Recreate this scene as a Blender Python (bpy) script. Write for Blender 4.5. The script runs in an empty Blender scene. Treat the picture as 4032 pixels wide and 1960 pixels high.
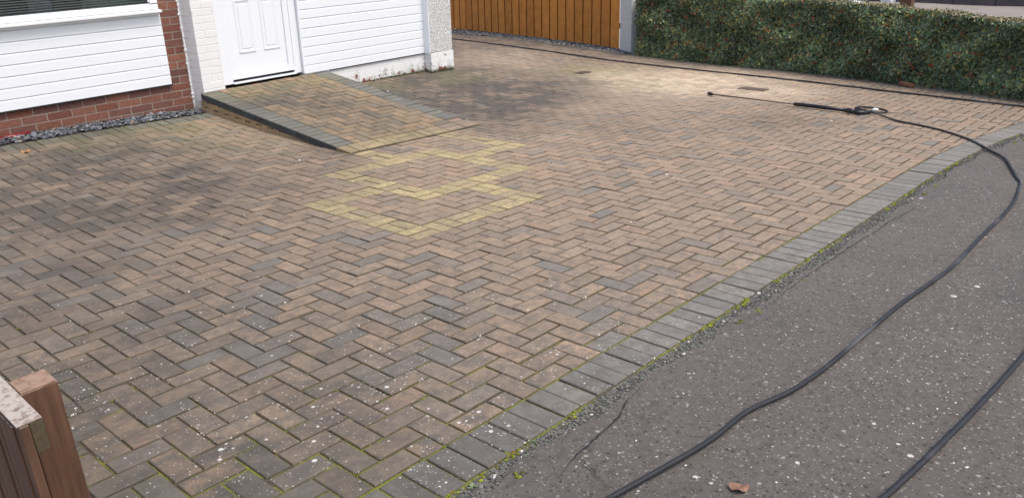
import bpy, bmesh, math, random
import numpy as np
from mathutils import Vector, Matrix
random.seed(7); rng = np.random.default_rng(7)
S = bpy.context.scene; C = S.collection
# ------------------------------------------------------------ camera, world, sun, exposure
cd = bpy.data.cameras.new('camera'); cam = bpy.data.objects.new('camera', cd); C.objects.link(cam)
cam.location = (-2.98, -3.458, 1.522); cam.rotation_euler = (1.2325, .0215, -.8413)
cd.sensor_width = 36; cd.lens = 28.40; cd.clip_start = .05; cd.clip_end = 400; S.camera = cam
W = bpy.data.worlds.new('World'); S.world = W; W.use_nodes = True
wn = W.node_tree.nodes; wl_ = W.node_tree.links
SUN_EL, SUN_AZ = math.radians(60), math.radians(178)      # azimuth clockwise from +Y
sky = wn.new('ShaderNodeTexSky'); sky.sky_type = 'NISHITA'; sky.sun_disc = False
sky.sun_elevation = SUN_EL; sky.sun_rotation = SUN_AZ; sky.air_density = 1.0; sky.dust_density = 4.0; sky.ozone_density = .6
wl_.new(sky.outputs[0], wn['Background'].inputs[0]); wn['Background'].inputs[1].default_value = .14
sd = bpy.data.lights.new('sun', 'SUN'); sd.energy = 1.2; sd.angle = math.radians(18); sd.color = (1, .96, .91)
sun = bpy.data.objects.new('sun', sd); C.objects.link(sun)
dv = Vector((math.sin(SUN_AZ)*math.cos(SUN_EL), math.cos(SUN_AZ)*math.cos(SUN_EL), math.sin(SUN_EL)))
sun.rotation_euler = dv.to_track_quat('Z', 'Y').to_euler(); sun.location = (0, -6, 12)
S.view_settings.view_transform = 'Standard'; S.view_settings.look = 'None'; S.view_settings.gamma = 1
S.view_settings.exposure = 0.62
# ------------------------------------------------------------ the lie of the land, the frame of the house
def gz(x, y):
    x = np.asarray(x, float); y = np.asarray(y, float)
    q = np.maximum(0, np.minimum(y, 5.) - 1.9); r = np.maximum(0, y - 5.)
    fx = np.interp(x, [-3, 1.2, 4.8, 8.5, 14], [.8, 1, 1.55, .7, .7])
    return (.0165*q*q + .06*r/(1+.25*r))*fx
def gzf(x, y): return float(gz(x, y))
def yin(x): return -1.70 - .0357*np.maximum(0, np.asarray(x, float) - 3.3)**2
XH = Vector((1, 0, .038)).normalized(); UP = Vector((-.038, -.045, .998)); UP = (UP - UP.dot(XH)*XH).normalized()
YH = UP.cross(XH); ORG = Vector((1.213, 4.743, .155))
HM = Matrix((( XH.x, YH.x, UP.x, ORG.x), (XH.y, YH.y, UP.y, ORG.y), (XH.z, YH.z, UP.z, ORG.z), (0, 0, 0, 1)))
def xb(y): return np.interp(y, [-3.4, -1.68, -.05, 1.2, 2.33, 4.3, 4.4, 5.6, 7.06, 8.96, 12], [6.75, 7.40, 7.98, 8.34, 8.50, 8.58, 8.56, 8.68, 8.98, 9.04, 9.3])
# ------------------------------------------------------------ node helpers
class NT:
    def __init__(s, name):
        s.m = bpy.data.materials.new(name); s.m.use_nodes = True
        s.n = s.m.node_tree.nodes; s.l = s.m.node_tree.links; s.b = s.n['Principled BSDF']
    def node(s, t, **k):
        x = s.n.new('ShaderNode'+t)
        for a, v in k.items(): setattr(x, a, v)
        return x
    def put(s, x, i, v):
        if isinstance(v, bpy.types.NodeSocket): s.l.new(v, x.inputs[i])
        elif v is not None: x.inputs[i].default_value = v
    def noise(s, vec, scale, detail=3, rough=.55, out='Fac'):
        x = s.node('TexNoise'); s.put(x, 'Vector', vec); s.put(x, 'Scale', scale); s.put(x, 'Detail', detail); s.put(x, 'Roughness', rough); return x.outputs[out]
    def vor(s, vec, scale, out='Distance', feature='F1', rnd=1.):
        x = s.node('TexVoronoi', feature=feature); s.put(x, 'Vector', vec); s.put(x, 'Scale', scale); s.put(x, 'Randomness', rnd); return x.outputs[out]
    def ramp(s, f, a, b, lo=0., hi=1.):
        x = s.node('MapRange', clamp=True); s.put(x, 'Value', f); s.put(x, 'From Min', a); s.put(x, 'From Max', b); s.put(x, 'To Min', lo); s.put(x, 'To Max', hi); return x.outputs[0]
    def math(s, op, a, b=None, c=None):
        x = s.node('Math', operation=op); s.put(x, 0, a); s.put(x, 1, b)
        if c is not None: s.put(x, 2, c)
        return x.outputs[0]
    def mix(s, f, a, b, mode='MIX'):
        x = s.node('Mix', data_type='RGBA', blend_type=mode); s.put(x, 0, f); s.put(x, 6, c4(a)); s.put(x, 7, c4(b)); return x.outputs[2]
    def attr(s, name, out='Color'):
        x = s.node('Attribute', attribute_name=name); return x.outputs[out]
    def sep(s, v):
        x = s.node('SeparateXYZ'); s.put(x, 0, v); return x.outputs
    def bump(s, h, strength=.4, dist=.002):
        x = s.node('Bump'); s.put(x, 'Height', h); s.put(x, 'Strength', strength); s.put(x, 'Distance', dist); s.l.new(x.outputs[0], s.b.inputs['Normal'])
    def col(s, c): s.put(s.b, 'Base Color', c4(c))
    def rough(s, r): s.put(s.b, 'Roughness', r)
    def pos(s): return s.node('NewGeometry').outputs['Position']
    def obj(s): return s.node('TexCoord').outputs['Object']
def c4(c):
    if isinstance(c, (tuple, list)) and len(c) == 3: return (*c, 1)
    return c
def simple(name, col, rough=.6, var=.12, scale=20, metal=0., bump=0., bscale=200, dirt=None, dscale=3, damt=.5, spec=.5):
    t = NT(name); p = t.obj()
    n = t.noise(p, scale, 4)
    dark = tuple(v*(1-var*2) for v in col); c = t.mix(t.ramp(n, .3, .7), dark, col)
    if dirt: c = t.mix(t.math('MULTIPLY', t.ramp(t.noise(p, dscale, 5, .65), .5, .72), damt), c, dirt)
    t.col(c); t.rough(rough); t.put(t.b, 'Metallic', metal); t.put(t.b, 'Specular IOR Level', spec)
    if bump: t.bump(t.noise(p, bscale, 3), bump, .003)
    return t.m
# pavers -------------------------------------------------------
def mat_paver():
    t = NT('paver'); p = t.pos(); b = t.attr('bcol'); m = t.sep(t.attr('msk'))
    n1 = t.noise(p, 26, 4, .6); n2 = t.noise(p, 420, 3, .7); n3 = t.noise(p, 5.5, 5, .62); n4 = t.noise(p, 90, 3, .6)
    c = t.mix(t.ramp(n1, .40, .70, 0, .38), b, (.18, .163, .142)); c = t.mix(t.math('MULTIPLY', t.ramp(t.noise(p, 13, 4, .65), .42, .62), t.math('ADD', t.math('MULTIPLY', m[1], .75), .12)), c, (.150, .135, .118))
    c = t.mix(t.ramp(n2, .32, .68, .80, 1.16), (0, 0, 0), c, 'MIX')
    sc = t.node('Mix', data_type='RGBA', blend_type='MULTIPLY'); t.put(sc, 0, .75); t.put(sc, 6, c)
    g = t.node('CombineColor'); v = t.ramp(n2, .3, .7, .68, 1.3)
    for i in range(3): t.put(g, i, v)
    t.l.new(g.outputs[0], sc.inputs[7]); c = sc.outputs[2]
    # dark traffic grime, green algae, freshly washed pale patch
    nb = t.noise(p, 1.7, 5, .6); gf = t.math('MULTIPLY', m[0], t.ramp(t.math('ADD', t.math('MULTIPLY', nb, .6), t.math('MULTIPLY', n3, .5)), .40, .64, .34, 1.22))
    gf = t.math('MINIMUM', gf, .9)
    c = t.mix(gf, c, (.075, .068, .059))
    pale = t.node('Mix', data_type='RGBA', blend_type='MULTIPLY')
    c = t.mix(t.math('MULTIPLY', m[2], t.ramp(n1, .35, .65, .45, 1.)), c, (.74, .60, .44))
    c = t.mix(t.math('MULTIPLY', t.attr('moss', 'Fac'), t.ramp(n3, .35, .65, .1, .6)), c, (.20, .20, .07))
    # lichen dots
    wob = t.node('VectorMath', operation='ADD'); t.put(wob, 0, p)
    no = t.node('TexNoise'); t.put(no, 'Vector', p); t.put(no, 'Scale', 160.); sc2 = t.node('VectorMath', operation='SCALE'); t.l.new(no.outputs['Color'], sc2.inputs[0]); t.put(sc2, 3, .006); t.l.new(sc2.outputs[0], wob.inputs[1])
    for scl, r, thr in ((30, .36, .50), (62, .36, .45), (120, .36, .40)):
        d = t.vor(wob.outputs[0], scl); cc = t.vor(wob.outputs[0], scl, 'Color'); cr = t.sep(cc)[0]
        rr = t.math('MULTIPLY', t.ramp(cr, thr, 1., 0., r), t.math('MULTIPLY', t.math('POWER', m[1], .8), t.ramp(n3, .34, .62, .45, 1.0)))
        f = t.ramp(t.math('SUBTRACT', rr, d), 0, .06)
        c = t.mix(t.math('MULTIPLY', f, .85), c, (.62, .61, .57))
    t.col(c); t.rough(t.ramp(n1, .3, .7, .72, .92)); t.put(t.b, 'Specular IOR Level', .35)
    t.bump(t.math('ADD', t.math('MULTIPLY', n2, .6), n4), .55, .0025); return t.m
def mat_bed():
    t = NT('joint_fill'); p = t.pos()
    n = t.noise(p, 300, 3, .7); k = t.noise(p, 8, 5, .72); f = t.noise(p, 60, 3, .6)
    c = t.mix(n, (.05, .042, .03), (.115, .095, .062))
    mo = t.math('ADD', t.attr('moss', 'Fac'), t.math('MULTIPLY', f, .35))
    c2 = t.mix(f, (.075, .085, .014), (.25, .26, .03))
    c = t.mix(t.ramp(t.math('ADD', t.math('MULTIPLY', mo, .6), k), .78, .93), c, c2)
    t.col(c); t.rough(.95); t.bump(n, .6, .004); return t.m
def mat_asphalt():
    t = NT('asphalt'); p = t.pos(); 
    wn_ = t.noise(p, 2.2, 4, .6); n2 = t.noise(p, 260, 4, .75); n3 = t.noise(p, 30, 4, .6)
    c = t.mix(t.ramp(n2, .3, .7), (.070, .060, .051), (.222, .198, .174)); c = t.mix(t.ramp(wn_, .35, .7, 0, .45), c, (.115, .100, .087))
    c = t.mix(t.ramp(n3, .48, .72, 0, .55), c, (.058, .051, .046)); c = t.mix(t.ramp(t.noise(p, .9, 5, .7), .5, .7, 0, .35), c, (.06, .054, .05))
    no = t.node('TexNoise'); t.put(no, 'Vector', p); t.put(no, 'Scale', 120.); s2 = t.node('VectorMath', operation='SCALE'); t.l.new(no.outputs['Color'], s2.inputs[0]); t.put(s2, 3, .007)
    w = t.node('VectorMath', operation='ADD'); t.put(w, 0, p); t.l.new(s2.outputs[0], w.inputs[1]); q = w.outputs[0]
    for scl, thr, r, col, a in ((95, .35, .40, (.26, .255, .24), .8), (60, .45, .40, (.31, .305, .285), .75), (34, .76, .32, (.42, .41, .38), .8), (19, .91, .28, (.75, .72, .67), .95), (75, .45, .40, (.042, .036, .032), .85), (45, .65, .36, (.04, .035, .031), .8)):
        d = t.vor(q, scl); cr = t.sep(t.vor(q, scl, 'Color'))[1]
        f = t.ramp(t.math('SUBTRACT', t.ramp(cr, thr, 1., 0., r), d), 0, .05)
        c = t.mix(t.math('MULTIPLY', f, a), c, col)
    t.col(c); t.rough(t.ramp(n2, .3, .7, .6, .9)); t.bump(t.math('ADD', n2, t.math('MULTIPLY', t.noise(p, 110, 3, .6), .8)), 1., .006); return t.m
def mat_vcol(name, attr='bcol', rough=.8, n=60, bump=.3, bscale=300, lo=.75, hi=1.2, spec=.4):
    t = NT(name); p = t.pos(); a = t.attr(attr); v = t.ramp(t.noise(p, n, 4, .6), .3, .7, lo, hi)
    g = t.node('CombineColor'); 
    for i in range(3): t.put(g, i, v)
    c = t.mix(1., a, g.outputs[0], 'MULTIPLY'); t.col(c); t.rough(rough); t.put(t.b, 'Specular IOR Level', spec)
    if bump: t.bump(t.noise(p, bscale, 3, .6), bump, .003)
    return t.m
def mat_paint_brick(peel=False):
    t = NT('painted_brick_peeling' if peel else 'painted_brick'); p = t.obj(); z = t.sep(p)
    n = t.noise(p, 9, 5, .65); f = t.noise(p, 70, 4, .6); g = t.noise(p, 3, 4, .6)
    c = t.mix(t.ramp(f, .4, .7, 0, .3), (.79, .80, .80), (.69, .70, .69))
    low = t.ramp(z[2], .12, -.09) if peel else t.ramp(z[2], .1, -.05)
    c = t.mix(t.math('MULTIPLY', t.ramp(t.math('ADD', n, t.math('MULTIPLY', low, .30)), .62, .82), .8), c, (.36, .35, .30))
    if peel:
        k = t.math('ADD', t.noise(p, 11, 3, .5), t.math('MULTIPLY', t.ramp(z[2], .06, -.06), .10))
        c = t.mix(t.ramp(k, .665, .685), c, (.22, .07, .05))
        mo = t.math('MULTIPLY', t.ramp(z[2], -.035, -.075), t.ramp(t.math('ADD', t.noise(p, 14, 4, .6), t.ramp(z[0], 2.4, 3.1, -.1, .16)), .45, .6))
        c = t.mix(mo, c, (.035, .042, .015))
    t.col(c); t.rough(.6); t.bump(t.math('ADD', f, t.math('MULTIPLY', t.noise(p, 220, 3), .5)), .35, .003); return t.m
def mat_roughcast():
    t = NT('roughcast'); p = t.obj(); v = t.vor(p, 75, feature='SMOOTH_F1'); n = t.noise(p, 50, 4, .65)
    h = t.math('SUBTRACT', n, v); c = t.mix(t.ramp(h, -.3, .35), (.38, .38, .375), (.80, .80, .79))
    t.col(c); t.rough(.9); t.bump(h, 1., .012); return t.m
def mat_upvc():
    t = NT('white_plastic'); p = t.obj(); n = t.noise(p, 4, 5, .65); f = t.noise(p, 45, 4, .6)
    c = t.mix(t.ramp(n, .4, .75, 0, .25), (.82, .855, .89), (.76, .79, .81)); c = t.mix(t.ramp(f, .62, .8, 0, .2), c, (.60, .59, .55))
    t.col(c); t.rough(t.ramp(n, .3, .7, .32, .5)); return t.m
def mat_wood(name, a, b, grain=(60, 60, 4), top=None, rough=.75, tone=False):
    t = NT(name); p = t.obj(); mp = t.node('Mapping'); t.put(mp, 0, p); mp.inputs['Scale'].default_value = grain
    n = t.noise(mp.outputs[0], 1., 5, .6); k = t.noise(p, 6, 4, .6); kn = t.vor(p, 5)
    c = t.mix(t.ramp(n, .3, .7), a, b); c = t.mix(t.ramp(k, .35, .7, 0, .45), c, tuple(x*.55 for x in a))
    c = t.mix(t.ramp(kn, .10, .03), c, tuple(x*.35 for x in a))
    if top:
        nz = t.sep(t.node('NewGeometry').outputs['Normal'])[2]
        c = t.mix(t.math('MULTIPLY', t.ramp(nz, .5, .8), t.ramp(t.math('ADD', t.noise(p, 60, 4, .7), t.math('MULTIPLY', k, .4)), .55, .72)), c, top)
    if tone: c = t.mix(1., c, t.attr('bcol'), 'MULTIPLY')
    t.col(c); t.rough(rough); t.bump(n, .4, .003); return t.m
def mat_glass():
    t = NT('window_glass'); o = t.n['Material Output']; g = t.node('BsdfGlossy'); g.inputs[0].default_value = (.9, .93, .95, 1); g.inputs['Roughness'].default_value = .02
    tr = t.node('BsdfTransparent'); tr.inputs[0].default_value = (.86, .9, .88, 1); f = t.node('Fresnel'); f.inputs[0].default_value = 1.6
    m = t.node('MixShader'); t.l.new(f.outputs[0], m.inputs[0]); t.l.new(tr.outputs[0], m.inputs[1]); t.l.new(g.outputs[0], m.inputs[2]); t.l.new(m.outputs[0], o.inputs[0]); return t.m
M = dict(paver=mat_paver(), bed=mat_bed(), asphalt=mat_asphalt(), brick=mat_vcol('clay_brick', rough=.85, n=35, lo=.72, hi=1.22), stone=mat_vcol('loose_stone', rough=.8, n=80),
    leaf=mat_vcol('hedge_leaf', rough=.38, n=6, bump=0, lo=.7, hi=1.25, spec=.5), paint=mat_paint_brick(), peel=mat_paint_brick(True), rc=mat_roughcast(), upvc=mat_upvc(), glass=mat_glass(),
    mortar=simple('mortar', (.36, .31, .26), .95, .15, 90, bump=.5), hose=simple('black_rubber_hose', (.020, .022, .028), .62, .25, 12, bump=.15, bscale=300, dirt=(.16, .16, .165), dscale=1.6, damt=.75),
    blackp=simple('black_plastic', (.014, .015, .018), .38, .2, 30), steel=simple('lance_steel', (.16, .13, .11), .45, .2, 30, metal=.6), white=simple('white_nylon', (.78, .78, .76), .4, .05),
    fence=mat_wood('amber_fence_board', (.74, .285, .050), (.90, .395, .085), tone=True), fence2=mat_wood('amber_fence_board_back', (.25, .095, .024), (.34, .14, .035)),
    stain=mat_wood('brown_stained_timber', (.080, .038, .020), (.165, .084, .046), (90, 90, 4), top=(.40, .34, .29)),
    weather=mat_wood('weathered_timber_top', (.15, .10, .075), (.30, .23, .185), (120, 8, 60), top=(.42, .375, .33)), algae=mat_wood('algae_end_grain', (.060, .044, .028), (.115, .092, .045), (90, 90, 90)),
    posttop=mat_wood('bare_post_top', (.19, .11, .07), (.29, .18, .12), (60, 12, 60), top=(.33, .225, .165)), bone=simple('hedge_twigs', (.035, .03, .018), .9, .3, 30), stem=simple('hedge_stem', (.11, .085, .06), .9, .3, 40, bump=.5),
    dark=simple('room_dark', (.03, .032, .035), .8, .3, 3), blind=simple('blind_slat', (.85, .85, .82), .5, .05), purple=simple('purple_curtain', (.50, .40, .62), .8, .2), grn=simple('pale_green_curtain', (.50, .60, .54), .8, .2),
    blk=simple('black_shadow_gap', (.012, .012, .013), .7, .1), iron=simple('rusty_iron_cover', (.16, .12, .095), .75, .25, 60, bump=.6, dirt=(.2, .15, .11), dscale=20), red=simple('red_pipe', (.22, .012, .016), .4, .15), terra=simple('terracotta', (.24, .11, .07), .8, .2, 40, bump=.4),
    ground=simple('pale_ground', (.30, .27, .24), .95, .12, .8, bump=.3, bscale=40, dirt=(.2, .18, .16), dscale=.6), dleaf=simple('dry_leaf', (.30, .16, .10), .7, .25, 60, bump=.4), oleaf=simple('orange_leaf', (.62, .27, .08), .7, .2, 60),
    whitepost=simple('white_rendered_post', (.74, .75, .76), .8, .08, 12, bump=.6, bscale=90, dirt=(.45, .45, .43)), roof=simple('roof_tile', (.09, .08, .075), .8, .2, 8), moss=mat_vcol('moss', rough=.95, n=200, lo=.6, hi=1.4), farhedge=mat_vcol('far_foliage', rough=.8, n=4, bump=0), farwall=simple('dark_far_wall', (.085, .07, .085), .9, .25, 2))
# ------------------------------------------------------------ mesh helpers
def tag(o, label=None, cat=None, group=None, kind=None):
    for k, v in (('label', label), ('category', cat), ('group', group), ('kind', kind)):
        if v: o[k] = v
    return o
def mesh_obj(name, V, F, mat, parent=None, smooth=False, attrs=None):
    me = bpy.data.meshes.new(name); me.from_pydata([tuple(v) for v in V], [], [tuple(int(i) for i in f) for f in F]); me.update()
    for an, arr in (attrs or {}).items():
        arr = np.asarray(arr, np.float32)
        if arr.ndim == 1: a = me.attributes.new(an, 'FLOAT', 'POINT'); a.data.foreach_set('value', arr)
        else:
            if arr.shape[1] == 3: arr = np.c_[arr, np.ones(len(arr), np.float32)]
            a = me.attributes.new(an, 'FLOAT_COLOR', 'POINT'); a.data.foreach_set('color', arr.ravel().astype(np.float32))
    if smooth: me.polygons.foreach_set('use_smooth', [True]*len(me.polygons))
    me.materials.append(M[mat]); o = bpy.data.objects.new(name, me); C.objects.link(o)
    if parent: o.parent = parent
    return o
class MB:
    def __init__(s): s.v = []; s.f = []; s.c = []
    def add(s, V, F, col=None):
        n = len(s.v); s.v += [tuple(v) for v in V]; s.f += [tuple(i+n for i in f) for f in F]; s.c += [col or (1, 1, 1)]*len(V); return s
    def box(s, x0, x1, y0, y1, z0, z1, col=None, bev=0.):
        if bev <= 0:
            V = [(x, y, z) for x in (x0, x1) for y in (y0, y1) for z in (z0, z1)]
            return s.add(V, [(0, 1, 3, 2), (4, 6, 7, 5), (0, 4, 5, 1), (2, 3, 7, 6), (0, 2, 6, 4), (1, 5, 7, 3)], col)
        bm = bmesh.new(); bmesh.ops.create_cube(bm, size=1)
        for v in bm.verts: v.co = Vector(((x0+x1)/2+v.co.x*(x1-x0), (y0+y1)/2+v.co.y*(y1-y0), (z0+z1)/2+v.co.z*(z1-z0)))
        bmesh.ops.bevel(bm, geom=bm.edges[:], offset=bev, segments=2, affect='EDGES', profile=.6)
        bm.verts.ensure_lookup_table(); bm.verts.index_update()
        s.add([v.co[:] for v in bm.verts], [[v.index for v in f.verts] for f in bm.faces], col); bm.free(); return s
    def obj(s, name, mat, parent=None, smooth=False, vc=False):
        return mesh_obj(name, s.v, s.f, mat, parent, smooth, {'bcol': s.c} if vc else None)
def tube(path, r, seg=10, caps=True):
    P = [Vector(p) for p in path]; V = []; F = []; n = len(P); rr = r if isinstance(r, (list, tuple)) else [r]*n
    ref = Vector((0, 0, 1)); prev = None
    for i, p in enumerate(P):
        t = (P[min(i+1, n-1)] - P[max(i-1, 0)]).normalized()
        a = t.cross(ref); a = a.normalized() if a.length > .05 else t.cross(Vector((1, 0, 0))).normalized()
        if prev is not None and a.dot(prev) < 0: a = -a
        prev = a; b = a.cross(t)
        for k in range(seg):
            th = 2*math.pi*k/seg; V.append(p + (a*math.cos(th)+b*math.sin(th))*rr[i])
    for i in range(n-1):
        for k in range(seg): F.append((i*seg+k, i*seg+(k+1) % seg, (i+1)*seg+(k+1) % seg, (i+1)*seg+k))
    if caps: F.append(tuple(range(seg))[::-1]); F.append(tuple((n-1)*seg+k for k in range(seg)))
    return V, F
def spline(P, sub=8):
    P = [Vector(p) for p in P]; out = []; n = len(P)
    for i in range(n-1):
        a, b, c, d = P[max(i-1, 0)], P[i], P[i+1], P[min(i+2, n-1)]
        for k in range(sub):
            t = k/sub; out.append(.5*((2*b)+(-a+c)*t+(2*a-5*b+4*c-d)*t*t+(-a+3*b-3*c+d)*t**3))
    out.append(P[-1]); return out
def empty(name, loc=(0, 0, 0), M4=None):
    o = bpy.data.objects.new(name, None); C.objects.link(o); o.empty_display_size = .2
    if M4 is not None: o.matrix_world = M4
    else: o.location = loc
    return o
def grid_sheet(name, xs, ys, zf, mat, kind='structure', attrs=None):
    X, Y = np.meshgrid(xs, ys); V = np.c_[X.ravel(), Y.ravel(), zf(X, Y).ravel()]; nx = len(xs)
    F = [(j*nx+i, j*nx+i+1, (j+1)*nx+i+1, (j+1)*nx+i) for j in range(len(ys)-1) for i in range(nx-1)]
    at = {k: f(V[:, 0], V[:, 1]) for k, f in (attrs or {}).items()}
    o = mesh_obj(name, V, F, mat, None, True, at); o['kind'] = kind; return o
# ------------------------------------------------------------ stains: world-space ellipses
BL = [('g',-.16,2.37,1.871,-.988,-1.504,-1.239,.90),('g',-.86,3.36,2.347,-.854,-1.128,-1.080,.60),('g',3.67,2.78,1.192,-1.284,-.659,-.629,1.),('g',5.49,3.11,.928,-1.195,-.748,-.880,.80),
('g',4.82,4.18,2.286,-2.370,-.616,-1.075,.70),('g',3.58,1.,1.435,-2.091,-1.558,-1.106,.35),('g',4.70,-.13,.863,-1.908,-1.717,-1.209,.40),('g',-1.17,1.85,1.948,-.771,-1.254,-.992,.50),
('g',-1.80,-.18,2.070,-.918,-1.617,-1.327,.40),('g',7.57,5.82,.615,-.702,-.298,-.605,.80),('g',-1.77,.91,2.771,-.961,-1.514,-1.218,.45),('g',.20,.09,1.882,-1.745,-3.105,-2.426,.15),
('g',8.,4.79,.483,-.641,-.626,-1.116,.50),('g',1.23,2.42,2.266,-1.693,-1.951,-1.614,.70),('p',6.67,1.96,.659,-1.155,-1.075,-.760,1.),('p',6.57,3.05,1.342,-1.953,-1.657,-1.785,.70),
('p',6.42,.84,.965,-2.047,-1.845,-1.221,.70),('p',6.61,5.24,1.406,-1.558,-.535,-1.176,.30),('m',6.61,3.61,.961,-1.299,-1.627,-2.230,.90),('m',6.13,2.31,.829,-1.294,-1.987,-1.592,.50),
('m',.55,4.25,1.571,-.790,-1.885,-2.169,.70),('m',4.59,4.32,2.655,-2.634,-1.689,-2.618,.70),('m',.73,3.40,1.950,-1.134,-1.825,-1.820,.40),('m',3.32,4.44,2.523,-2.086,-1.781,-2.472,.60),('m',-.33,4.39,2.294,-.891,-2.522,-2.869,.50)]
def blob(kind, x, y, base=0.):
    out = np.full(np.shape(x), base, float)
    for k, cx, cy, a, b, c, d, w in BL:
        if k != kind: continue
        dx = x-cx; dy = y-cy; q = (a*dx+b*dy)**2+(c*dx+d*dy)**2; out = np.maximum(out, w*np.exp((-.38 if kind == 'p' else -.6)*q**1.1))
    return out
def grime(x, y):
    g = np.maximum(1.1*blob('g', x, y, .08), .86*np.clip((1.6-x)/1.8, 0, 1)*np.clip((y-.3)/1.6, 0, 1))
    g = np.maximum(g, 1.05*np.clip((x-2.7)/.6, 0, 1)*np.clip((6.4-x)/1.6, 0, 1)*np.clip((y-1.9)/.8, 0, 1)*np.clip((4.9-y)/.5+.3, 0, 1))
    g = np.maximum(g, .6*np.clip((y-4.4)/1., 0, 1)*np.clip((x-4.5)/1, 0, 1)); g = np.maximum(g, .55*np.clip((x-xb(y)+.75)/.4, 0, 1))
    return np.clip(np.maximum(np.maximum(g, .68*np.clip((.2-x)/2, 0, 1)), .24*np.clip((1.6-x)/2, 0, 1)), 0, 1.15)
def lichen(x, y):
    t = np.clip((1.2 - (x*.62 + y*.60))/3.6, 0, 1); return np.clip(.07+t*1.05, 0, .95)
# ------------------------------------------------------------ block paving
TAN = [(.355, .264, .184), (.335, .253, .180), (.362, .264, .182), (.318, .245, .178), (.305, .240, .178), (.342, .256, .182), (.382, .270, .184)]
GRY = [(.272, .226, .180), (.282, .236, .188), (.250, .215, .178), (.228, .206, .176)]
EDG = [(.245, .234, .208), (.228, .220, .198), (.262, .246, .216), (.216, .212, .194)]
YEL = [(.480, .385, .200), (.450, .362, .190), (.500, .400, .215), (.430, .340, .188)]
def pick(kind, x=0, y=0):
    if kind == 'y': c = random.choice(YEL+[(.400, .320, .190)])
    elif kind == 'e': c = random.choice(EDG)
    elif kind == 'd': c = random.choice([(.185, .190, .165), (.20, .205, .178), (.165, .170, .150)])
    elif kind == 'r': c = random.choice([(.30, .225, .135), (.335, .242, .140), (.265, .205, .132), (.215, .178, .128), (.285, .220, .145), (.365, .250, .145)])
    elif kind == 'b': c = random.choice([(.165, .148, .122), (.185, .163, .133), (.145, .132, .112)])
    else:
        gp = .07 + .27*float(np.clip((-x*.8-y*.15+.4)/3, 0, 1)); c = random.choice(GRY) if random.random() < gp else random.choice(TAN)
        if x < 0 : c = tuple(v*(.92+.08*max(0, (x+2.5)/2.5)) for v in c)
    k = random.uniform(.9, 1.1); return tuple(v*k for v in c)
def pave(name, quads, zf, parent=None, gap=.0038, ch=.0050, depth=.03, jit=.0013, maskf=None):
    """quads: list of (4 xy corners ccw, colour)"""
    n = len(quads); Q = np.array([q[0] for q in quads], float); col = np.array([q[1] for q in quads], float)
    cen = Q.mean(1, keepdims=True)
    e = np.linalg.norm(np.roll(Q, -1, 1)-Q, axis=2); wu = (e[:, 0]+e[:, 2])/2; wv = (e[:, 1]+e[:, 3])/2
    def inset(d):
        fu = np.clip(d/wu, 0, .45)[:, None]; fv = np.clip(d/wv, 0, .45)[:, None]
        a, b, c, dd = Q[:, 0], Q[:, 1], Q[:, 2], Q[:, 3]
        fu = fu*.8; fv = fv*1.2
        def bil(u, v): return a*(1-u)*(1-v)+b*u*(1-v)+c*u*v+dd*(1-u)*v
        return np.stack([bil(fu, fv), bil(1-fu, fv), bil(1-fu, 1-fv), bil(fu, 1-fv)], 1)
    g = gap*rng.uniform(.6, 1.5, n); sh = rng.normal(0, .0009, (n, 1, 2))
    L0 = inset(g)+sh; L2 = inset(g+ch)+sh; L1 = inset(g+ch*.45)+sh
    zo = rng.normal(0, jit, (n, 1)); tl = rng.normal(0, .006, (n, 1, 2))
    def zz(L, dz): return zf(L[..., 0], L[..., 1]) + zo + dz + ((L-L.mean(1, keepdims=True))*tl).sum(2)
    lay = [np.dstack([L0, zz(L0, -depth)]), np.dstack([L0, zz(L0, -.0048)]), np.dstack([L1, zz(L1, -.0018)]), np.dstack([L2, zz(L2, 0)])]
    V = np.concatenate(lay, 1).reshape(-1, 3); F = []
    base = np.arange(n)*16
    for k in range(3):
        for i in range(4):
            j = (i+1) % 4; F.append(np.stack([base+k*4+i, base+k*4+j, base+k*4+4+j, base+k*4+4+i], 1))
    F.append(np.stack([base+12, base+13, base+14, base+15], 1)); F = np.concatenate(F)
    x, y = V[:, 0], V[:, 1]
    if maskf: mk, mo = maskf(x, y)
    else:
        mk = np.c_[np.clip(grime(x, y)*(1-.85*blob('p', x, y)), 0, 1.15), lichen(x, y), blob('p', x, y)]; mo = blob('m', x, y)
    mk = mk*np.repeat(np.c_[rng.uniform(.72, 1.18, n), rng.uniform(.6, 1.2, n), rng.uniform(.45, 1.15, n)], 16, 0)
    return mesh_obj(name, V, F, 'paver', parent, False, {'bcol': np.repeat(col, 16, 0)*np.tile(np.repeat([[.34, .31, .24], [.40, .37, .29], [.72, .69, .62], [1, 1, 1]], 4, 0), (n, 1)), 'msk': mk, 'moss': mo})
def rect(x0, x1, y0, y1): return [(x0, y0), (x1, y0), (x1, y1), (x0, y1)]
EMB = [(0, b) for b in range(6)] + [(a, 0) for a in range(1, 6)] + [(5, 1), (5, 2)] + [(a, 3) for a in range(3, 9)] + [(1, 5), (2, 5), (3, 5), (3, 4), (3, 6), (3, 7)] + [(a, 8) for a in range(3, 9)] + [(8, b) for b in (4, 5, 6, 7)] + [(9, 6), (10, 6), (11, 6), (11, 7), (11, 8), (11, 9), (11, 10), (6, 9), (6, 10)]
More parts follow.
